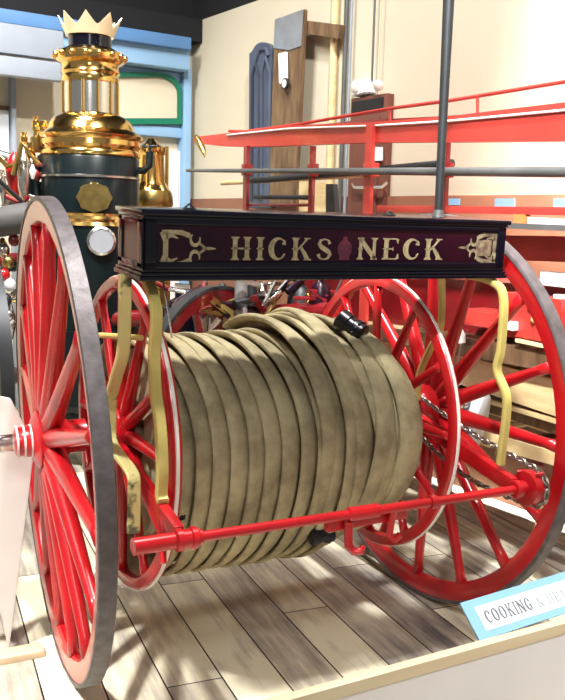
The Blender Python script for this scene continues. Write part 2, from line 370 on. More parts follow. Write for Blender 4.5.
# stored ladders
for pts, off, lab in (([(300, 322), (465, 356), (600, 391), (600, 432), (465, 386), (300, 342)], .03, 'broad tan wooden ladder side stowed under the red truck, uppermost of the two'),
                 ([(300, 365), (484, 431), (610, 468), (610, 482), (484, 446), (300, 378)], .02, 'tan wooden ladder side stowed lowest under the red truck')):
    ld = thing('wooden_ladder', tp(pts)[0], lab, 'ladder')
    build('ladder_side', MB().prism(tp(pts, off), EN * .035, .003), TAN, ld)
    build('ladder_side', MB().prism(tp(pts, off), EN * .035, .003), TAN, ld, Matrix.Translation(EN * .4))
    a = (Vector(tp(pts)[1]) + Vector(tp(pts)[4])) / 2
    for k in range(5): build('ladder_rung', MB().cyl(a + EN * (off) + E1 * (.35 * k - .6), a + EN * (off + .42) + E1 * (.35 * k - .6), .014, n=8), TAN, ld)
o = build('ladder_plank', MB().prism(tp([(330, 345), (487, 396), (610, 430), (610, 452), (487, 412), (330, 360)], .06), EN * .3, .003), BWD)
tag(o, 'dark brown plank between the two tan ladders under the red truck', 'plank')
o = build('ladder_strip', MB().prism(tp([(340, 352), (487, 399.5), (610, 435), (610, 440), (487, 403.5), (340, 354)], .03), EN * .02), TAN)
tag(o, 'thin tan wooden pole along the dark plank under the red truck', 'pole')
# poles on the truck
def tube2(a, b, r0, r1, off=-.03): return MB().tube([ontruck(*a, off), ontruck(*b, off)], [r0, r1], 14)
tag(build('pike_pole', tube2((187, 170.5), (640, 172.5), .009, .02, -.055), GIRON), 'long grey iron tube lying across the uprights of the red ladder truck', 'pole')
tag(build('pike_pole', tube2((250, 181), (452, 163.5), .016, .018, .05), IRON), 'dark pole slanting just under the long grey tube on the truck', 'pole')
tag(build('pike_pole', tube2((222, 183), (366, 175), .014, .012, .09), TAN), 'tan wooden pole end sticking out below the long grey tube', 'pole')
o = build('pick_head', MB().tube(tp([(196, 136), (199, 142), (203, 150), (205, 157.5)], -.01), [.012, .022, .016, .002], 10), BRASSD)
tag(o, 'curved pointed pick head hanging from the tip of the red ladder beam', 'pick')
o = build('iron_bar', MB().tube(tp([(255, 197), (313, 197.5)], .05), .012, 8), IRON); tag(o, 'short black iron bar behind the leftmost truck uprights', 'bar')
for pts, m, lab, nm in (([(299, 181), (325, 182), (325, 212), (299, 212)], TAN, 'orange brown board standing behind the truck uprights above the black tool box', 'wooden_board'), ([(326, 184), (333, 184), (335, 212), (326, 212)], IRON, 'narrow black board right of the orange brown board', 'black_board')):
    tag(build(nm, MB().prism(tp(pts, .25), EN * .03), m), lab, 'board')
for pts, off, m, lab, nm in (([(513, 213.5), (525, 214.5), (525, 227.5), (513, 226.5)], -.02, mat('orange_paint', (.75, .2, .06), .5), 'small orange block on the truck shelf right of the black tool box', 'orange_block'), ([(527, 217), (548, 218), (548, 227), (527, 226)], -.02, PAPW, 'white card on the truck shelf beside the orange block', 'shelf_card'), ([(549.5, 218), (585, 220), (585, 228), (549.5, 227)], -.02, PAPW, 'white card on the truck shelf at the right edge of the photo', 'shelf_card'), ([(540, 271), (600, 276), (600, 292), (540, 285)], .02, PALE, 'pale grey strip board below the red side rail at right', 'strip_board'), ([(553, 294), (600, 298), (600, 312), (553, 307)], .02, PALE, 'lower pale grey strip board at the right edge', 'strip_board')):
    tag(build(nm, MB().prism(tp(pts, off), EN * .03, .001), m), lab, 'block' if 'block' in nm else 'card' if 'card' in nm else 'board')
# white bucket and dome on the truck's near side
bk = thing('enamel_bucket', ontruck(470, 450, -.06), 'white bucket with dark blue grey band hung on the truck behind the right wheel hub', 'bucket')
ax = (ontruck(480, 418, -.12) - ontruck(440, 414, -.12)).normalized()
Mb = Matrix.Translation(ontruck(449, 413, -.13)) @ Vector((.5, -.6, -.12)).to_track_quat('Z', 'Y').to_matrix().to_4x4() @ Matrix.Scale(.82, 4)
build('bail', MB().tube([ontruck(452, 395, -.1), ontruck(455, 375, -.08), ontruck(462, 340, -.05), ontruck(470, 330, -.0)], .004, 8), STEEL, bk)
build('body', MB().lathe([(.09, 0), (.14, .09), (.14, .15), (.12, .165), (.07, .17)], Mb, 28), PAPW, bk)
build('band', MB().lathe([(.142, .075), (.144, .08), (.144, .1), (.142, .105), (.132, .1), (.132, .08)], Mb, 28, True), SLATE, bk)
o = build('signal_bell', MB().lathe([(.036, 0), (.034, .03), (.02, .055), (.005, .062)], Matrix.Translation(ontruck(456, 342, -.09)), 20), WHITE); tag(o, 'small white dome on the truck seen above the right wheel hub', 'dome')

# ------------------------------------------------------------ steam fire engine
def at_depth(x, y, dep):
    if x > 150: dep = min(dep, 2775 * .925 / (x + 330))
    return CAM + (FW + (x - 282.5) / FPX * RT - (y - 350) / FPX * UP) * dep
ec = at_depth(91, 219, 4.8); EC = Vector((ec.x, ec.y, 0))
se = thing('steam_fire_engine', EC, 'tall brass and black steam fire engine with a crown-shaped funnel top behind the cart', 'steam engine')
TE = Matrix.Translation(EC)
_nE = (CAM - EC); _nE.z = 0; _nE.normalize()
def z_(y): return cast(91 - (219 - y) * .035, y, EC + _nE * .1, _nE).z
def Lz(prof): return [(r, z_(y)) for r, y in prof]
build('boiler', MB().lathe(Lz([(.25, 420), (.262, 400), (.262, 230), (.258, 215), (.258, 158), (.25, 156)]), TE, 48), BOIL, se)
build('boiler_band', MB().lathe(Lz([(.258, 178.5), (.266, 178), (.266, 176), (.258, 175.5)]), TE, 48, True), STEEL, se)
build('boiler_band', MB().lathe(Lz([(.258, 226), (.272, 225.5), (.264, 222), (.27, 219), (.264, 216), (.272, 213.5), (.258, 213)]), TE, 48, True), BRASS, se)
build('dome', MB().lathe(Lz([(.25, 157), (.262, 155), (.262, 152), (.25, 149), (.265, 145), (.262, 140), (.274, 138), (.278, 135), (.262, 132), (.235, 129), (.225, 124), (.205, 118), (.17, 114), (.15, 112)]), TE, 48), BRASS, se)
build('glazed_drum', MB().lathe(Lz([(.145, 113), (.145, 80)]), TE, 24), mat('silvered_drum', (.72, .72, .68), .22, metal=1), se)
for k in range(12):
    a = 2 * PI * k / 12; build('drum_rib', MB().cyl((EC.x + .147 * math.cos(a), EC.y + .147 * math.sin(a), z_(112)), (EC.x + .147 * math.cos(a), EC.y + .147 * math.sin(a), z_(80)), .008, n=8), BRASS, se)
build('cornice', MB().lathe(Lz([(.148, 81), (.152, 77), (.145, 73), (.155, 70), (.148, 66), (.15, 62), (.175, 59), (.182, 54), (.178, 50), (.15, 48), (.125, 45), (.11, 45)]), TE, 40), BRASS, se)
for k in range(16):
    a = 2 * PI * k / 16; build('stud', MB().ball((EC.x + .182 * math.cos(a), EC.y + .182 * math.sin(a), z_(54)), .016, u=10, v=8), BRASS, se)
build('funnel', MB().lathe(Lz([(.112, 46), (.112, 30)]), TE, 32), BLK, se)
cr = MB(); nn = 64; R0 = .125
lo = []; hi = []; lo2 = []; hi2 = []
for j in range(nn):
    a = 2 * PI * j / nn; f = abs(((j / nn * 8) % 1) - .5) * 2; f = 1 - f; f = f ** 1.4
    ca, sa = math.cos(a), math.sin(a)
    for L, r, z in ((lo, R0, z_(33)), (hi, R0 + .012 + .03 * f, z_(24) + .06 * f), (lo2, R0 - .006, z_(33)), (hi2, R0 + .006 + .03 * f, z_(24) + .06 * f)):
        L.append(cr.b.verts.new((EC.x + r * ca, EC.y + r * sa, z)))
for j in range(nn):
    k = (j + 1) % nn
    for q in ((lo[j], lo[k], hi[k], hi[j]), (lo2[j], lo2[k], hi2[k], hi2[j]), (hi[j], hi[k], hi2[k], hi2[j]), (lo[j], lo[k], lo2[k], lo2[j])): cr.face(q)
build('crown', cr, mat('pale_gilt', (.85, .74, .5), .4, metal=.4), se)
vdir = (CAM - EC); vdir.z = 0; vdir.normalize(); side = Z.cross(vdir)
def eb(x, y, r): # point on a cylinder of radius r round the boiler, facing along the view
    p = at_depth(x, y, 4.8); q = Vector((p.x, p.y, 0)) - EC; s_ = q.dot(side); s_ = max(-r, min(r, s_))
    return EC + side * s_ + vdir * math.sqrt(r * r - s_ * s_) + Z * (z_(y))
# shell badge
bc = eb(94, 198, .26); nb = (bc - EC); nb.z = 0; nb.normalize(); tb = Z.cross(nb)
pts = []
for k in range(48):
    a = 2 * PI * k / 48; r = .082 * (1 + .07 * math.cos(8 * a)); pts.append(bc + tb * r * 1.05 * math.cos(a) + Z * r * .9 * math.sin(a))
build('badge', MB().prism(pts, nb * .02, .004), BRASSD, se)
gc = eb(101, 240, .27); Mg = Matrix.Translation(gc) @ (CAM - gc).to_track_quat('Z', 'Y').to_matrix().to_4x4()
build('pressure_gauge', MB().lathe([(.05, -.03), (.07, .0), (.074, .02), (.062, .028), (.062, .02)], Mg, 32), STEEL, se)
build('gauge_glass', MB().lathe([(.061, .02), (.061, .024)], Mg, 32), mat('gauge_grey', (.35, .37, .42), .2), se)
def epipe(name, pts, r, m, dep=4.75, n=10): return build(name, MB().tube([at_depth(x, y, dep) for x, y in pts], r, n), m, se)
epipe('safety_valve', [(132, 170), (144, 171), (149, 166), (150, 152)], .02, BOIL)
epipe('valve_handle', [(143, 147), (157, 146)], .007, BOIL); epipe('valve_stem', [(150, 152), (150, 141)], .007, BOIL)
# fittings at the left of the boiler
for x, y, r, h, m in ((37, 140, .035, .11, BRASSD), (30, 152, .03, .08, BRASS), (45, 158, .04, .1, IRON), (24, 138, .02, .05, BRASS), (36, 122, .022, .05, BRASS), (43, 128, .03, .06, BRASS), (20, 186, .025, .08, STEEL), (30, 182, .03, .05, IRON), (38, 190, .03, .07, STEEL), (8, 196, .03, .1, STEEL), (14, 205, .03, .06, IRON)):
    p = at_depth(x, y, 4.72)
    build('valve', MB().lathe([(r * .6, -h * .6), (r, -h * .4), (r, h * .1), (r * .55, h * .2), (r * .55, h * .4), (r * .8, h * .45), (r * .8, h * .6)], Matrix.Translation(p), 16), m, se)
build('oil_cup', MB().lathe([(.02, -.14), (.045, -.06), (.05, 0), (.03, .06), (.01, .08)], Matrix.Translation(at_depth(15, 168, 4.6)), 20), RED, se)
build('air_vessel', MB().lathe([(.02, -.16), (.035, -.08), (.04, 0), (.035, .05), (.01, .1)], Matrix.Translation(at_depth(24, 171, 4.58)), 20), STEEL, se)
epipe('rail_tube', [(-10, 178), (10, 176), (30, 196), (42, 200)], .012, STEEL, 4.6); epipe('rail_tube', [(2, 170), (4, 205), (20, 214)], .013, STEEL, 4.62)
epipe('lever', [(-5, 190), (22, 205), (28, 196)], .014, DRED, 4.55); epipe('steam_pipe', [(40, 160), (33, 175), (36, 200), (44, 215)], .03, BOIL, 4.7)
epipe('suction_hose', [(-40, 224), (0, 222), (30, 217), (36, 216)], .075, mat('grey_rubber', (.1, .095, .095), .6, var=.3), 4.45, 24)
# lower body: chassis, cylinders, brightwork behind left wheel and under the tool box
epipe('frame_rail', [(-10, 262), (60, 256), (150, 262), (240, 262), (330, 262)], .04, DRED, 4.75)
epipe('frame_rail', [(40, 322), (140, 318), (330, 312)], .045, DRED, 4.7)
for x, y, r, m in ((3, 250, .035, STEEL), (8, 262, .03, BRASSD), (10, 285, .03, PAPW), (6, 300, .03, IRON), (9, 315, .025, STEEL), (14, 240, .03, DRED), (4, 275, .03, RED)):
    build('fitting', MB().ball(at_depth(x, y, 4.5), r, (1, .8, 1.1), 14, 10), m, se)
for x, y, r, m in ((180, 312, .085, BLK), (222, 308, .08, IRON), (205, 300, .05, STEEL), (262, 306, .07, MAR), (300, 300, .06, IRON), (320, 296, .05, MAR)):
    p = at_depth(x, y, 4.3)
    build('pump_cylinder', MB().lathe([(r, -.35), (r, -.02), (r * .95, .02), (r * .7, .05), (r * .3, .07), (r * .3, .1), (r * .15, .12)], Matrix.Translation(p), 24), m, se)
for pts, r, m in (([(165, 288), (185, 292), (188, 305)], .012, STEEL), ([(200, 315), (240, 292)], .022, DRED), ([(214, 320), (234, 320)], .014, TAN), ([(175, 286), (190, 287)], .014, STEEL), ([(253, 305), (263, 292), (262, 286)], .012, IRON), ([(176, 312), (184, 313)], .014, STEEL)):
    epipe('linkage', pts, r, m, 4.15, 8)
for x, y in ((298, 291), (309, 296), (321, 302), (309, 303), (216, 309), (222, 305), (178, 306)): build('brass_nut', MB().ball(at_depth(x, y, 4.12), .02, u=10, v=8), BRASS, se)
epipe('stand_pipe', [(241, 270), (241, 345)], .03, mat('grey_paint', (.28, .26, .26), .6), 4.05, 16)
epipe('stand_pipe', [(250, 270), (253, 330)], .03, IRON, 4.2, 16)
rr = random.Random(11)
for k in range(26):
    x = rr.uniform(-6, 44); y = rr.uniform(150, 216) if k < 16 else rr.uniform(240, 330); x = x if k < 16 else rr.uniform(0, 14)
    m_ = (STEEL, BRASS, STEEL, IRON, BRASSD, WHITE, DRED)[k % 7]; p = at_depth(x, y, rr.uniform(4.4, 4.7)); r = rr.uniform(.01, .024); h = rr.uniform(.03, .1)
    if k % 3 == 0: build('union_nut', MB().lathe([(r * .6, -h), (r, -h * .6), (r * 1.5, -h * .2), (r * 1.5, h * .2), (r, h * .5), (r * .5, h)], Matrix.Translation(p), 12), m_, se)
    else: build('small_pipe', MB().tube([p, p + Vector((rr.uniform(-.1, .1), 0, rr.uniform(-.08, .1))), p + Vector((rr.uniform(-.2, .2), .05, rr.uniform(-.12, .12)))], r * .7, 8), m_, se)
for k in range(22):
    x = rr.uniform(165, 335); y = rr.uniform(284, 322); p = at_depth(x, y, 4.0); r = rr.uniform(.008, .018)
    build('engine_linkage', MB().tube([p, p + Vector((rr.uniform(-.12, .12), .02, rr.uniform(-.06, .08))), p + Vector((rr.uniform(-.25, .25), .04, rr.uniform(-.1, .1)))], r, 8), (DRED, MAR, STEEL, DRED, BRASSD, IRON)[k % 6], se)
build('firebox', MB().lathe([(.28, .35), (.28, .75)], TE, 32), BOIL, se)
build('ash_pan', MB().lathe([(.2, .14), (.27, .35), (.28, .4)], TE, 32), IRON, se)
def small_wheel(parent, c, R, m, tyre_m, nsp=14, axis=Vector((1, 0, 0)), name='wheel'):
    M = Matrix.Translation(c) @ axis.to_track_quat('Z', 'Y').to_matrix().to_4x4()
    wv = build(name, MB().lathe([(R - .015, -.025), (R - .015, .025), (R - .075, .02), (R - .075, -.02)], M, 56, True), m, parent)
    build('tyre', MB().lathe([(R, -.026), (R, .026), (R - .014, .028), (R - .014, -.028)], M, 56, True), tyre_m, wv)
    build('hub', MB().lathe([(.03, -.16), (.05, -.12), (.08, -.05), (.08, .05), (.05, .12), (.03, .16)], M, 20), m, wv)
    for k in range(nsp):
        a = 2 * PI * (k + .3) / nsp; d = M.to_3x3() @ Vector((math.cos(a), math.sin(a), 0))
        build('spoke', MB().cyl(c + d * .06, c + d * (R - .07), .022, .016, n=10), m, wv)
EX = Vector((1, .05, 0)).normalized()
p = at_depth(-17, 400, 4.0); small_wheel(se, Vector((p.x, p.y, .62)), .62, mat('dark_brown_wheel', (.07, .045, .04), .5, var=.3), IRON)
p = at_depth(215, 340, 4.05); small_wheel(se, Vector((p.x, p.y, .55)), .5, DRED, IRON, axis=Vector((.5, -.9, 0)))
# second engine further back
e2 = at_depth(151, 190, 5.9); E2 = Matrix.Translation((e2.x, e2.y, 0))
s2 = thing('brass_pump', (e2.x, e2.y, 0), 'small brass pump column standing behind the steam engine near the blue post', 'pump')
z2 = lambda y: 1.345 + (220.5 - y) / 150.5
build('base', MB().lathe([(.12, 0), (.12, z2(212)), (.135, z2(208)), (.13, z2(200)), (.12, z2(196))], E2, 28), BRASSD, s2)
build('column', MB().lathe([(.11, z2(200)), (.12, z2(196)), (.1, z2(192)), (.085, z2(188)), (.075, z2(165)), (.09, z2(162)), (.09, z2(158)), (.05, z2(155)), (.02, z2(150))], E2, 28), BRASS, s2)
for a in (0, 2.1, 4.2): build('tie_rod', MB().cyl((e2.x + .1 * math.cos(a), e2.y + .1 * math.sin(a), z2(196)), (e2.x + .1 * math.cos(a), e2.y + .1 * math.sin(a), z2(156)), .012, n=8), BRASS, s2)

# ------------------------------------------------------------ hose cart
cart = thing('hose_cart', (.66, 0, FZ), 'red two-wheeled antique hose reel cart with a black lettered tool box', 'hose cart')
def spoke_mesh(r0, r1, a, b, m, x0, x1):
    mb = MB(); ks = [0, .12, .3, .6, .9, 1]
    rs = [a * 1.0, a * 1.15, a, (a + b) / 2, b, b * 1.25]
    mb.tube([(x0 + (x1 - x0) * k, 0, r0 + (r1 - r0) * k) for k in ks], rs, 14, shape=(1, 1), up=(0, 1, 0))
    me_o = bpy.data.meshes.new('spoke'); bmesh.ops.recalc_face_normals(mb.b, faces=mb.b.faces); mb.b.to_mesh(me_o); mb.b.free(); me_o.materials.append(m)
    for p in me_o.polygons: p.use_smooth = True
    return me_o
def big_wheel(world, s, phase, tw=.0425):
    "s = outward direction along X; local x = 0 .. tw is the rim"
    W = world; Rl = .70
    whl = build('wheel', MB().lathe([(.688, .002), (.688, tw - .002), (.66, tw - .001), (.632, tw - .006), (.625, tw - .014), (.625, .014), (.632, .006), (.66, .001)], XF, 96, True), RED, cart, W)
    build('tyre', MB().lathe([(Rl, .001), (Rl, tw - .001), (Rl - .003, tw + .001), (.687, tw + .001), (.687, -.001), (Rl - .003, -.001)], XF, 96, True), TYRE, whl, W)
    xo = -.004 if s < 0 else tw + .004; cx = tw / 2
    prof = [(.03, -.095), (.043, -.09), (.043, -.07), (.046, -.066), (.048, -.045), (.06, -.045), (.085, -.03), (.085, .03), (.06, .045), (.05, .06), (.048, .11), (.035, .115)]
    if s > 0: prof = [(r, -x) for r, x in prof][::-1]
    hx = -.002 if s < 0 else tw
    Wh = W @ Matrix.Translation((hx, 0, 0))
    hb = build('hub', MB().lathe(prof, XF, 40), RED, whl, Wh)
    st = MB()
    for x in (-.088, -.068, -.048):
        x = x * (-s); st.lathe([(.0475, x - .003), (.0485, x), (.0475, x + .003), (.04, x)] , XF, 40, True)
    build('hub_stripe', st, WHITE, whl, Wh)
    ca = MB().lathe([(.024, .085), (.026, .09), (.026, .135), (.03, .138), (.03, .152), (.018, .156)], XF @ (Matrix() if s > 0 else Matrix.Rotation(PI, 4, 'X')), 24)
    build('axle_cap', ca, STEEL, whl, Wh)
    sm = spoke_mesh(.05, .632, .026, .0165, RED, hx, cx)
    for k in range(16):
        link('spoke', sm, whl, W @ Matrix.Rotation(math.radians(phase + 22.5 * k), 4, 'X'))
    return whl
def tilt(x, y, z, ty, tz): return Matrix.Translation((x, y, z)) @ Matrix.Rotation(ty, 4, 'Z') @ Matrix.Rotation(-tz, 4, 'Y')
# spokes start up +Z; angle in the YZ plane measured from +Y, so phase shifts by 90
big_wheel(tilt(0, .001, .698, -.0716, .0407), -1, 9 - 90)
big_wheel(tilt(1.329, -.0118, .6925, .0498, .0009) @ Matrix.Diagonal((1, .99, .99, 1)), 1, 0)
build('axle', MB().box((.03, -.022, .678), (1.33, .022, .722), bev=.004), DRED, cart)
# reel
def flange(X, nsp, phase):
    T = Matrix.Translation((X, 0, .7)); R = .47; h = .015
    f = build('reel_flange', MB().lathe([(R, -h * .7), (R + .003, 0), (R, h * .7), (R - .006, h), (R - .034, h), (R - .038, h * .6), (R - .038, -h * .6), (R - .034, -h), (R - .006, -h)], XF, 80, True), RED, cart, T)
    build('pinstripe', MB().lathe([(R + .001, -.006), (R + .0045, -.0035), (R + .0045, .0035), (R + .001, .006)], XF, 80, True), WHITE, f, T)
    build('hub', MB().lathe([(.05, -.05), (.075, -.03), (.075, .03), (.05, .05)], XF, 32), RED, f, T)
    sm = spoke_mesh(.05, .437, .019, .013, RED, 0, 0)
    for k in range(nsp): link('spoke', sm, f, T @ Matrix.Rotation(math.radians(phase + 360 / nsp * k), 4, 'X'))
flange(.2245, 12, 0); flange(1.132, 12, 0)
build('drum', MB().lathe([(.11, .23), (.11, 1.127)], Matrix.Translation((0, 0, .7)) @ XF, 32), BWD, cart)
# frame rails and cross shaft
SY, SZ = -.62, .574
for x in (.178, 1.245):
    mb = MB(); mb.bar((x, .05, .708), (x, SY + .02, SZ + .004), .028, .05, Z, .006); mb.box((x - .018, -.05, .655), (x + .018, .05, .745), bev=.006)
    build('side_rail', mb, RED, cart)
    build('shaft_bearing', MB().lathe([(.024, -.03), (.028, -.026), (.028, -.012), (.024, -.01), (.024, .01), (.028, .012), (.028, .026), (.024, .03)], Matrix.Translation((x + .012, SY, SZ)) @ XF, 24), RED, cart)
build('cross_shaft', MB().tube([(.056, SY, SZ), (.15, SY, SZ), (.23, SY, SZ), (.231, SY, SZ), (1.27, SY, SZ)], [.021, .021, .020, .0135, .0135], 20), RED, cart)
for x, w in ((.70, .05), (.93, .012)):
    build('shaft_collar', MB().lathe([(.015, -w), (.0195, -w * .9), (.0195, w * .9), (.015, w)], Matrix.Translation((x, SY, SZ)) @ XF, 20), RED, cart)
build('brake_plate', MB().bar((.60, SY + .03, SZ - .035), (.86, SY + .03, SZ - .03), .022, .03, Z, .004), RED, cart)
build('hook', MB().tube([(.655, SY, SZ - .02), (.655, SY, SZ - .06), (.655, SY - .003, SZ - .085), (.665, SY - .012, SZ - .1), (.685, SY - .02, SZ - .1), (.692, SY - .02, SZ - .085)], [.012, .012, .012, .012, .011, .007], 10), RED, cart)
build('hook', MB().tube([(.80, SY, SZ), (.80, SY + .01, SZ - .04), (.795, SY + .01, SZ - .08), (.81, SY + .005, SZ - .095), (.825, SY, SZ - .08)], .0105, 10), RED, cart)
build('frame_eye', MB().tube([(1.265, SY + .03, SZ + .045), (1.29, SY + .01, SZ + .047), (1.305, SY - .01, SZ + .05), (1.30, SY - .04, SZ + .05), (1.28, SY - .03, SZ + .047)], .006, 8), RED, cart)
build('crank_rod', MB().cyl((.17, -.5, .6), (.15, -.57, .50), .009, n=10), RED, cart)
# sprocket and chain
CXX = 1.305
sp = build('sprocket', MB().lathe([(.03, -.04), (.052, -.036), (.054, -.02), (.054, -.006), (.046, -.004), (.046, .006), (.05, .01), (.02, .02)], Matrix.Translation((CXX, SY, SZ)) @ XF, 32), RED, cart)
build('sprocket', MB().lathe([(.03, -.03), (.05, -.02), (.055, -.006), (.048, .0), (.055, .006), (.04, .02)], Matrix.Translation((CXX - .03, 0, .7)) @ XF, 32), IRON, cart)
def chain_path():
    c0 = Vector((CXX - .02, 0, .7)); c1 = Vector((CXX, SY, SZ)); r = .058; P = []
    d = (c1 - c0); d.x = 0; d.normalize(); up = Vector((0, d.z, -d.y)).normalized()
    if up.z < 0: up = -up
    A = c0 + up * r; B = c1 + up * r; n = 24
    for i in range(n): 
        k = i / n; P.append(A.lerp(B, k) - Z * (.014 * math.sin(PI * k)))
    ab = math.atan2(up.z, up.y)
    for i in range(9): a = ab + PI * i / 9 * (1 if d.y < 0 else -1); P.append(c1 + Vector((0, math.cos(a), math.sin(a))) * r)
    A2 = c1 - up * r; B2 = c0 - up * r
    for i in range(n): k = i / n; P.append(A2.lerp(B2, k) - Z * (.05 * math.sin(PI * k)))
    for i in range(9): a = ab + PI + PI * i / 9; P.append(c0 + Vector((0, math.cos(a), math.sin(a))) * r)
    return P
P = chain_path()
# resample to links
seg = []; acc = 0; step = .0215; Q = P + [P[0]]; pos = [Q[0]]; rem = step
for a, b in zip(Q, Q[1:]):
    L = (b - a).length; t = rem
    while t < L: pos.append(a.lerp(b, t / L)); t += step
    rem = t - L
mb = MB()
for i, (a, b) in enumerate(zip(pos, pos[1:])):
    c = (a + b) / 2; x = (b - a).normalized(); y = Vector((1, 0, 0)) if i % 2 else x.cross(Vector((1, 0, 0))).normalized()
    mb.tube([c + x * .0155 * math.cos(t) + y * .008 * math.sin(t) for t in [2 * PI * k / 12 for k in range(12)]], .0034, 6, closed=True)
build('chain', mb, CHN, cart)
# yellow box brackets
def strap(pts, w=.03, t=.009, m=YEL, name='box_bracket', label=None):
    mb = MB(); pts = [Vector(p) for p in pts]
    # smooth
    S = []
    n = len(pts)
    for i in range(n - 1):
        p0 = pts[max(i - 1, 0)]; p1 = pts[i]; p2 = pts[i + 1]; p3 = pts[min(i + 2, n - 1)]
        for k in range(6):
            u = k / 6; S.append(.5 * ((2 * p1) + (p2 - p0) * u + (2 * p0 - 5 * p1 + 4 * p2 - p3) * u * u + (3 * p1 - p0 - 3 * p2 + p3) * u ** 3))
    S.append(pts[-1])
    mb.tube(S, 1, 12, shape=(w / 2, t / 2), up=(0, 1, 0) if False else None)
    return mb
def strapx(pts, w, t, m, label=None):
    "flat bar lying in a YZ plane, wide along X"
    pts = [Vector(p) for p in pts]; S = []; n = len(pts)
    for i in range(n - 1):
        p0 = pts[max(i - 1, 0)]; p1 = pts[i]; p2 = pts[i + 1]; p3 = pts[min(i + 2, n - 1)]
        for k in range(6):
            u = k / 6; S.append(.5 * ((2 * p1) + (p2 - p0) * u + (2 * p0 - 5 * p1 + 4 * p2 - p3) * u * u + (3 * p1 - p0 - 3 * p2 + p3) * u ** 3))
    S.append(pts[-1]); mb = MB(); X = Vector((1, 0, 0)); R = []
    for i, p in enumerate(S):
        t_ = (S[min(i + 1, len(S) - 1)] - S[max(i - 1, 0)]).normalized(); nn_ = t_.cross(X).normalized()
        R.append([mb.b.verts.new(p + X * a * w / 2 + nn_ * b * t / 2) for a, b in ((-.8, -1), (.8, -1), (1, -.6), (1, .6), (.8, 1), (-.8, 1), (-1, .6), (-1, -.6))])
    for A, B in zip(R, R[1:]):
        for j in range(8): mb.face((A[j], A[(j + 1) % 8], B[(j + 1) % 8], B[j]))
    mb.face(R[0][::-1]); mb.face(R[-1])
    o = build('box_bracket', mb, m, cart)
    if label: o['label'] = label
    return o
strapx([(.178, -.33, 1.19), (.178, -.375, 1.175), (.178, -.43, 1.107), (.178, -.416, .995), (.178, -.43, .9), (.178, -.464, .82), (.178, -.481, .709), (.178, -.475, .645), (.178, -.49, .63)], .03, .022, YEL)
strapx([(.125, -.34, 1.20), (.125, -.335, 1.1), (.125, -.323, .997), (.125, -.261, .917), (.125, -.214, .851), (.125, -.204, .792), (.125, -.223, .722), (.125, -.395, .69), (.125, -.417, .645), (.125, -.41, .53)], .034, .014, YELW, 'pale yellow bracket with chipped dark paint')
strapx([(1.24, -.35, 1.19), (1.24, -.46, 1.178), (1.24, -.51, 1.134), (1.24, -.513, .984), (1.24, -.501, .915), (1.24, -.547, .849), (1.24, -.554, .777), (1.24, -.545, .679), (1.24, -.541, .63)], .024, .02, YEL)
strapx([(1.24, -.205, 1.20), (1.24, -.217, 1.02), (1.24, -.174, .947), (1.24, -.11, .833), (1.24, -.105, .745)], .022, .016, YEL)
build('cross_rod', MB().tube([(.09, -.02, 1.003), (.14, -.1, 1.01), (.2, -.25, 1.02)], .008, 8), YEL, cart)
build('stay_wire', MB().cyl((.2, -.417, 1.19), (.2, -.484, 1.05), .0025, n=6), STEEL, cart)

# tool box
x0, x1, yc, zc, dp, hh, tt = .1198, 1.28, -.369, 1.283, .2238, .1736, .0524
TB = Matrix.Translation(((x0 + x1) / 2, yc, zc)) @ Matrix.Rotation(tt, 4, 'X'); Lb = x1 - x0; hx, hy, hz = Lb / 2, dp / 2, hh / 2
bx = build('tool_box', MB().box((-hx + .014, -hy + .014, -hz + .03), (hx - .014, hy - .014, hz - .014), bev=.002), MAR, cart, TB)
bs = MB()
for k, (ins, z0, z1) in enumerate(((.0, -hz, -hz + .012), (.004, -hz + .012, -hz + .021), (.009, -hz + .021, -hz + .030))):
    bs.box((-hx + ins, -hy + ins, z0), (hx - ins, hy - ins, z1), bev=.004)
build('base_moulding', bs, BLK, bx, TB)
build('lid', MB().box((-hx + .001, -hy + .001, hz - .014), (hx - .001, hy - .001, hz), bev=.005).box((-hx + .008, -hy + .008, hz - .022), (hx - .008, hy - .008, hz - .014), bev=.003), BLK, bx, TB)
fr = MB(); f0, f1, zb, zt_ = -hx + .014, hx - .014, -hz + .03, hz - .022; yf = -hy + .014; th = .007
for lo_, hi_ in (((f0, yf - th, zb), (f1, yf, zb + .017)), ((f0, yf - th, zt_ - .013), (f1, yf, zt_)), ((f0, yf - th, zb), (f0 + .03, yf, zt_)), ((f1 - .03, yf - th, zb), (f1, yf, zt_))): fr.box(lo_, hi_, bev=.0025)
for lo_, hi_ in (((f0 - th, yf, zb), (f0, -yf, zb + .014)), ((f0 - th, yf, zt_ - .012), (f0, -yf, zt_)), ((f0 - th, yf, zb), (f0, yf + .035, zt_)), ((f0 - th, -yf - .035, zb), (f0, -yf, zt_))): fr.box(lo_, hi_, bev=.0025)
build('panel_frame', fr, BLK, bx, TB)
build('end_panel', MB().box((f0 - .003, yf + .034, zb + .013), (f0 + .001, -yf - .034, zt_ - .011)), BRN, bx, TB)
for x in (-.42, .2): build('lid_catch', MB().box((x - .012, -.03, hz - .001), (x + .012, .0, hz + .004)).tube([(x - .012, -.015, hz + .004), (x, -.015, hz + .014), (x + .012, -.015, hz + .004)], .003, 6), IRON, bx, TB)

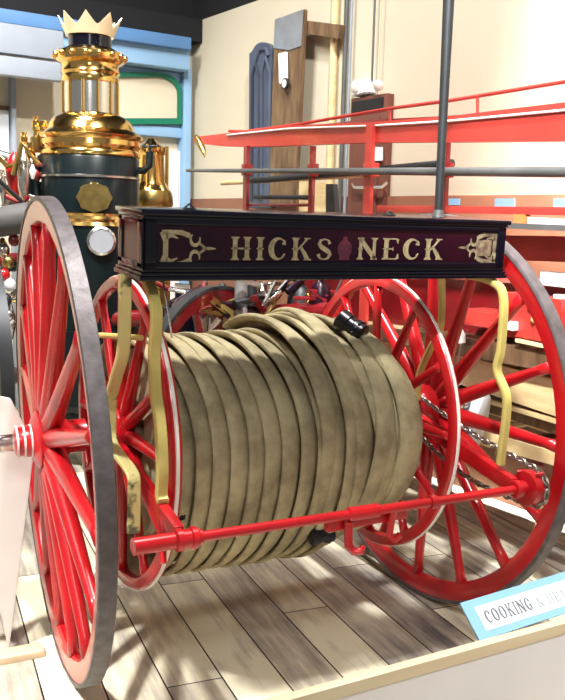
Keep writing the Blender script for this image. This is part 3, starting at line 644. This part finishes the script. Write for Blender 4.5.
# lettering: ribbons with varying width
def ribbon(mb, pts, ws, M, th=.0016):
    n = len(pts); L = []; R = []
    for i in range(n):
        a = Vector(pts[max(i - 1, 0)]); c = Vector(pts[min(i + 1, n - 1)]); t_ = (c - a).normalized(); q = Vector((-t_.y, t_.x)); p = Vector(pts[i]); w_ = ws[i] / 2
        L.append(p + q * w_); R.append(p - q * w_)
    for i in range(n - 1):
        f = [L[i], L[i + 1], R[i + 1], R[i]]
        A = [mb.b.verts.new(M @ Vector((v.x, 0, v.y))) for v in f]; B = [mb.b.verts.new(M @ Vector((v.x, -th, v.y))) for v in f]
        mb.face(A); mb.face(B[::-1])
        for j in range(4): mb.face((A[j], B[j], B[(j + 1) % 4], A[(j + 1) % 4]))
def arc(cx, cy, rx, ry, a0, a1, n=14): return [(cx + rx * math.cos(math.radians(a0 + (a1 - a0) * k / n)), cy + ry * math.sin(math.radians(a0 + (a1 - a0) * k / n))) for k in range(n + 1)]
def stem(x, S, y0=0, y1=1, w=.2, serif=.34, spur=True):
    r = [([(x, y0), (x, y0 + .04), (x, y0 + .1), (x, y0 + .2), (x, .5), (x, y1 - .2), (x, y1 - .1), (x, y1 - .04), (x, y1)], [serif, serif, w * 1.15, w, w, w, w * 1.15, serif, serif])]
    if spur: r.append(([(x - w * .85, .5), (x, .5), (x + w * .85, .5)], [.02, .17, .02]))
    return r
def glyph(ch, fancy=True):
    w = .17 if fancy else .11; s = .31 if fancy else .26; sp = fancy
    def cw(n, lo_, hi_): return [lo_ + (hi_ - lo_) * math.sin(PI * k / n) ** 1.3 for k in range(n + 1)]
    if ch == 'I': return .38, stem(.19, 0, w=w, serif=s, spur=sp)
    if ch == 'H': return .86, stem(.2, 0, w=w, serif=s, spur=sp) + stem(.66, 0, w=w, serif=s, spur=sp) + [([(.2, .5), (.66, .5)], [.08, .08])]
    if ch == 'N': return .9, stem(.16, 0, w=w * .7, serif=s * .85, spur=sp) + stem(.72, 0, w=w * .7, serif=s * .85, spur=False) + [([(.12, .98), (.44, .5), (.76, .02)], [w, w * 1.15, w])]
    if ch == 'E': return .78, stem(.2, 0, w=w, serif=s, spur=sp) + [([(.2, .965), (.6, .965), (.66, .93), (.68, .74)], [.07, .07, .12, .02]), ([(.2, .035), (.6, .035), (.68, .08), (.71, .28)], [.07, .07, .13, .02]), ([(.2, .5), (.45, .5), (.5, .5)], [.07, .07, .2])]
    if ch == 'C' or ch == 'G':
        r = [(arc(.42, .5, .3, .45, 50, 310), [.05 + (w) * math.sin(PI * k / 14) ** 1.5 for k in range(15)]), ([(.62, .68), (.65, .82), (.62, .9)], [.16, .1, .03])]
        if fancy: r.append(([(.02, .5), (.14, .5)], [.03, .18]))
        if ch == 'C': r.append(([(.6, .16), (.68, .3)], [.08, .03]))
        else: r += [([(.64, .42), (.64, .08)], [w * 1.1, w]), ([(.5, .44), (.78, .44)], [.05, .05])]
        return .78, r
    if ch == 'O': return .86, [(arc(.42, .5, .3, .46, 90, 450, 24), [.05 + w * abs(math.sin(2 * PI * k / 24)) ** 1.3 for k in range(25)])]
    if ch == 'K': return .88, stem(.2, 0, w=w, serif=s, spur=sp) + [([(.28, .45), (.5, .72), (.66, .95)], [.06, .07, .08]), ([(.55, .97), (.8, .97)], [.06, .06]), ([(.4, .6), (.58, .3), (.7, .04)], [.1, w, w * 1.05]), ([(.56, .03), (.86, .03)], [.06, .06])]
    if ch == 'S':
        pts = [(.62, .74), (.56, .9), (.4, .96), (.24, .9), (.18, .74), (.28, .6), (.42, .5), (.56, .4), (.64, .26), (.56, .1), (.4, .04), (.22, .1), (.15, .28)]
        ws = [.14, .08, .06, .1, .15, .2, .21, .2, .15, .1, .06, .08, .15]
        return .78, [(pts, [x * (1 if fancy else .6) for x in ws])]
    if ch == '&': return .9, [([(.75, .45), (.6, .12), (.35, .04), (.15, .2), (.25, .42), (.5, .62), (.52, .85), (.38, .96), (.26, .85), (.3, .65), (.55, .3), (.8, .03)], [.03, .05, .06, .09, .08, .06, .05, .05, .07, .08, .1, .08])]
    if ch == 'A': return .86, [([(.08, 0), (.42, 1)], [.05, .05]), ([(.42, 1), (.74, 0)], [.06, .12]), ([(.2, .35), (.62, .35)], [.05, .05]), ([(0, .02), (.2, .02)], [.05, .05]), ([(.6, .02), (.86, .02)], [.05, .05])]
    if ch == 'T': return .8, stem(.38, 0, w=w, serif=s * .8, spur=False) + [([(.04, .8), (.06, .96), (.38, .97), (.7, .96), (.72, .8)], [.03, .07, .06, .07, .03])]
    return .45, []
def write(mb, text, xa, xb, z0, z1, M, fancy=True):
    tot_ = sum(glyph(c, fancy)[0] for c in text) + .12 * (len(text) - 1); sx = (xb - xa) / tot_; sz = z1 - z0; x = xa
    for c in text:
        adv, rib = glyph(c, fancy)
        for pts, ws in rib:
            S = M @ Matrix.Translation((x, 0, z0)) @ Matrix.Diagonal((sx, 1, sz, 1)); ribbon(mb, pts, ws, S)
        x += (adv + .12) * sx
def bu(x, y): # photo point on the box front -> local x, z
    nrm = (TB.to_3x3() @ Vector((0, -1, 0))); p = cast(x, y, TB @ Vector((0, yf, 0)), nrm); q = TB.inverted() @ p; return q.x, q.z
TF = Matrix.Translation((0, yf - .0004, 0))
for tx, xa, xb in (('HICKS', 230, 333), ('NECK', 357, 443)):
    ua, za = bu(xa, 236.5 if xa < 300 else 237.5); ub, zb_ = bu(xa, 260 if xa < 300 else 259.5); uc, _ = bu(xb, 250); zm = (za + zb_) / 2; zh = abs(za - zb_) / 2
    m_ = MB(); write(m_, tx, ua, uc, zm - zh, zm + zh, TF); build('lettering', m_, GOLD, bx, TB)
# worn rose emblem between the words
cx_, cz_ = bu(344.5, 249); m_ = MB()
ribbon(m_, arc(cx_, cz_, .012, .014, 0, 360, 20), [.022] * 21, TF, .001); ribbon(m_, [(cx_, cz_ - .03), (cx_, cz_ + .034)], [.034, .012], TF, .0012)
build('emblem', m_, ROSE, bx, TB)
# scroll ornaments
def orn(xs, flip, mat_):
    u0, z0_ = bu(xs, 248); m_ = MB(); s = -1 if flip else 1; S = TF @ Matrix.Translation((u0, 0, z0_)) @ Matrix.Diagonal((s * .84, 1, .95, 1))
    h = .043
    ribbon(m_, [(.006, -h), (.012, -h * .4), (.012, h * .4), (.006, h)], [.026, .016, .016, .026], S)
    for q in (1, -1):
        ribbon(m_, [(.0, q * h * .95), (.03, q * h * .98), (.06, q * h * .95), (.085, q * h * .78), (.088, q * h * .62)], [.012, .011, .013, .014, .004], S)
        ribbon(m_, [(.012, q * h * .7), (.03, q * h * .78), (.05, q * h * .6)], [.018, .01, .003], S)
        ribbon(m_, [(x, q * z) for x, z in arc(.105, .024, .015, .016, 130, 380, 12)], [.003 + .007 * math.sin(PI * k / 12) for k in range(13)], S)
        ribbon(m_, [(.118, q * .014), (.13, q * .006), (.142, 0)], [.006, .007, .004], S)
    ribbon(m_, [(.128, 0), (.15, 0), (.172, 0)], [.003, .009, .002], S)
    build('scroll_ornament', m_, mat_, bx, TB)
orn(161.5, False, GOLD); orn(496.5, True, mat('worn_gold_leaf', (.34, .3, .18), .5, col2=(.08, .03, .03), scale=45))
build('worn_patch', MB().box((bu(476, 248)[0], yf - .0012, bu(480, 256)[1]), (bu(491, 248)[0], yf, bu(480, 240)[1]), bev=.0004), mat('worn_patch_paint', (.3, .25, .15), .6, col2=(.08, .02, .03), scale=50), bx, TB)
# pole on the box
pa = cast(438.5, 209, (0, -.3, 0), (0, 1, 0)); pb = cast(449, -5, (0, -.3, 0), (0, 1, 0)); pd = (pb - pa).normalized()
build('lamp_pole', MB().tube([pa - pd * .012, pa + pd * .3, pb, pb + pd * .3], [.0125, .014, .0175, .018], 18), IRON, cart)
build('pole_foot', MB().lathe([(.035, -.004), (.035, .006), (.018, .012), (.016, .03)], Matrix.Translation((pa.x, pa.y, 1.362)), 20), GIRON, cart)

# ------------------------------------------------------------ the hose on the reel
hose = thing('fire_hose', (.68, 0, .7), 'flat tan canvas fire hose wound in thick coils on the red reel', 'fire hose')
def rad(a, k):
    "loop radius by angle from +Y, sagging: less above the axle, more below"
    s, c = math.sin(a), math.cos(a)
    up, dn, sd = k
    v = up if s > 0 else dn
    return 1 / math.sqrt((c / sd) ** 2 + (s / v) ** 2)
def coil(X, w, k, shear=0, lean=.012, twist=0, wob=0, ph=0, th=.011, n=72, a0=0, a1=2 * PI, drop=0):
    mb = MB(); closed = abs(a1 - a0 - 2 * PI) < 1e-6; cnt = n if closed else n + 1; R = []; m = 16
    for i in range(cnt):
        a = a0 + (a1 - a0) * i / n; r = rad(a, k) + wob * math.sin(3 * a + ph) - drop * (i / n) ** 2; x = X + shear * math.cos(a + twist) + wob * .8 * math.sin(2 * a + ph)
        dirr = Vector((0, math.cos(a), math.sin(a))); ring = []
        for j in range(m):
            b = 2 * PI * j / m; cb_, sb_ = math.cos(b), math.sin(b)
            ex_ = w / 2 * (abs(cb_) ** .7) * (1 if cb_ > 0 else -1); er = th * (abs(sb_) ** .9) * (1 if sb_ > 0 else -1)
            er += -lean * (ex_ / (w / 2)) + .004 * math.cos(PI * ex_ / w) 
            ring.append(mb.b.verts.new(Vector((x + ex_, 0, .7)) + dirr * (r + er)))
        R.append(ring)
    for i in range(cnt if closed else cnt - 1):
        A, B = R[i], R[(i + 1) % cnt]
        for j in range(m): mb.face((A[j], A[(j + 1) % m], B[(j + 1) % m], B[j]))
    if not closed: mb.face(R[0][::-1]); mb.face(R[-1])
    return mb
build('inner_layer', MB().lathe([(.275, 0), (.29, .01), (.29, .72), (.275, .73)], Matrix.Translation((.256, 0, .662)) @ XF, 48), CANV, hose)
X = .268
K1 = (.268, .425, .415)
rnd = random.Random(3)
for i in range(9):
    build('hose_coil', coil(X, .074, tuple(v + rnd.uniform(-.006, .006) for v in K1), shear=rnd.uniform(-.006, .006), lean=.017, wob=.0025, ph=rnd.uniform(0, 6), th=.013), CANV, hose)
    X += .0535
K2 = (.375, .40, .43)
for i, (x, w_, k, sh, tw, ln) in enumerate(((.745, .07, (.30, .43, .42), .004, 0, .016), (.785, .08, (.32, .425, .435), .004, .5, .02), (.828, .085, (.32, .405, .43), .012, .9, .022), (.882, .095, (.312, .40, .43), -.05, 1.4, .02), (.925, .10, (.30, .378, .42), .05, 1.2, .016), (.945, .10, (.295, .362, .43), -.045, .2, .018), (.985, .09, (.28, .36, .41), .02, 1.1, .012), (.985, .05, (.25, .32, .38), 0, 0, 0))):
    build('hose_coil', coil(x, w_, k, shear=sh, twist=tw, lean=ln, wob=.004, ph=i * 1.3, th=.013), CANV, hose)
# raised lengths laid over the top, tucking in under the front
build('hose_end', coil(.705, .075, (.33, .44, .45), lean=.012, wob=.003, a0=PI * .25, a1=PI * 1.55, th=.013, drop=.06), CANV, hose)
build('hose_end', coil(.85, .085, (.345, .40, .445), shear=.05, twist=.5, lean=.012, a0=PI * .3, a1=PI * 1.5, th=.013, drop=.06), CANV, hose)
build('hose_end', coil(.925, .075, (.32, .372, .44), shear=-.05, twist=.3, lean=.01, a0=PI * .56, a1=PI * 1.5, th=.014, drop=.05), CANV, hose)
def coupling(p, d, r, L, name='coupling'):
    M = Matrix.Translation(p) @ Vector(d).to_track_quat('Z', 'Y').to_matrix().to_4x4(); mb = MB()
    mb.lathe([(r * .8, -L / 2), (r, -L * .45), (r, -L * .12), (r * .88, -L * .08), (r * .88, L * .08), (r, L * .12), (r, L * .45), (r * .8, L / 2)], M, 28)
    for k in range(12):
        a = 2 * PI * k / 12; q = M @ Vector((r * math.cos(a), r * math.sin(a), L * .28)); mb.ball(q, r * .16, u=8, v=6)
    o = build(name, mb, mat('black_coupling_metal', (.02, .02, .025), .3, metal=.6), hose); o['label'] = 'black metal coupling'
coupling(cast(351, 327, (0, -.17, 0), (0, 1, 0)), (.45, -.85, -.55), .036, .10)
coupling(cast(321, 535, (0, -.34, 0), (0, 1, 0)), (1, 0, .02), .026, .08)
coupling(cast(176, 512, (0, -.39, 0), (0, 1, 0)), (.1, -.3, -1), .022, .05)

# ------------------------------------------------------------ near things
o = build('display_board', MB().prism([cast(x, y, (0, .13, 0), (0, 1, 0)) for x, y in ((-60, 385), (11, 399), (35, 446), (9, 651), (1, 612), (-60, 560))], (0, .02, 0), .002), WHITE)
tag(o, 'cream white board leaning on end behind the hub of the left wheel', 'board')
o = build('floor_board', MB().box((-.35, .05, FZ), (-.008, .115, .018), bev=.002), CWOOD); tag(o, 'low pale wooden batten on the floor left of the left wheel', 'board')
BY = -1.26; bz = .5
_a = cast(300, 696.5, (0, 0, bz), Z); _b = cast(565, 623, (0, 0, bz), Z); ang = math.atan2(_b.y - _a.y, _b.x - _a.x); MBR = Matrix.Translation((_a.x, _a.y, 0)) @ Matrix.Rotation(ang, 4, 'Z')
br = thing('display_barrier', (.13, BY, FZ), 'low pale display barrier with a cream wooden top rail in the foreground', 'barrier')
build('top_rail', MB().box((-.5, -.001, bz - .026), (1.5, .022, bz), bev=.002), CWOOD, br, MBR)
build('panel', MB().box((-.5, .004, FZ), (1.5, .018, bz - .026)), PALE, br, MBR)
# sign
def sgn(x, y, Y): return cast(x, y, (0, Y, 0), (0, 1, 0))
s0 = sgn(480, 641, -1.17); s1 = sgn(460, 603, -1.10); e0 = sgn(565, 613, -1.165); e1 = sgn(565, 571.5, -1.095)
ux = ((e0 - s0).normalized() + (e1 - s1).normalized()).normalized(); uy = (s1 - s0); uyl = uy.length; uy = uy.normalized(); nz = ux.cross(uy).normalized(); Ls = .42
sg = thing('exhibit_sign', s0, 'light blue tilted exhibit sign reading COOKING above the wooden barrier rail', 'sign')
build('card', MB().prism([s0, s0 + ux * Ls, s1 + ux * Ls, s1], -nz * .004), PAPER, sg)
def sq(a, b, h=.0): return s0 + ux * a + (s1 - s0) * b + nz * h
build('white_field', MB().prism([sq(.028, .17), sq(Ls - .03, .17), sq(Ls - .03, .80), sq(.028, .80)], nz * .0006), PAPW, sg)
MS = Matrix((ux, -nz, uy)).transposed().to_4x4(); MS.translation = sq(.042, .32, .0007)
m_ = MB(); write(m_, 'COOKING', 0, .133, 0, uyl * .33, MS, False); build('lettering', m_, INK, sg)
m_ = MB(); write(m_, '& HEATING', .148, .31, 0, uyl * .27, MS, False); build('lettering', m_, mat('faded_grey_ink', (.45, .5, .56), .7), sg)
build('bracket', MB().bar(sq(.02, .1, -.006), Vector((sq(.02, 0).x, BY + .035, bz - .06)), .03, .004, Vector((0, 0, 1))), DBLUE, sg)
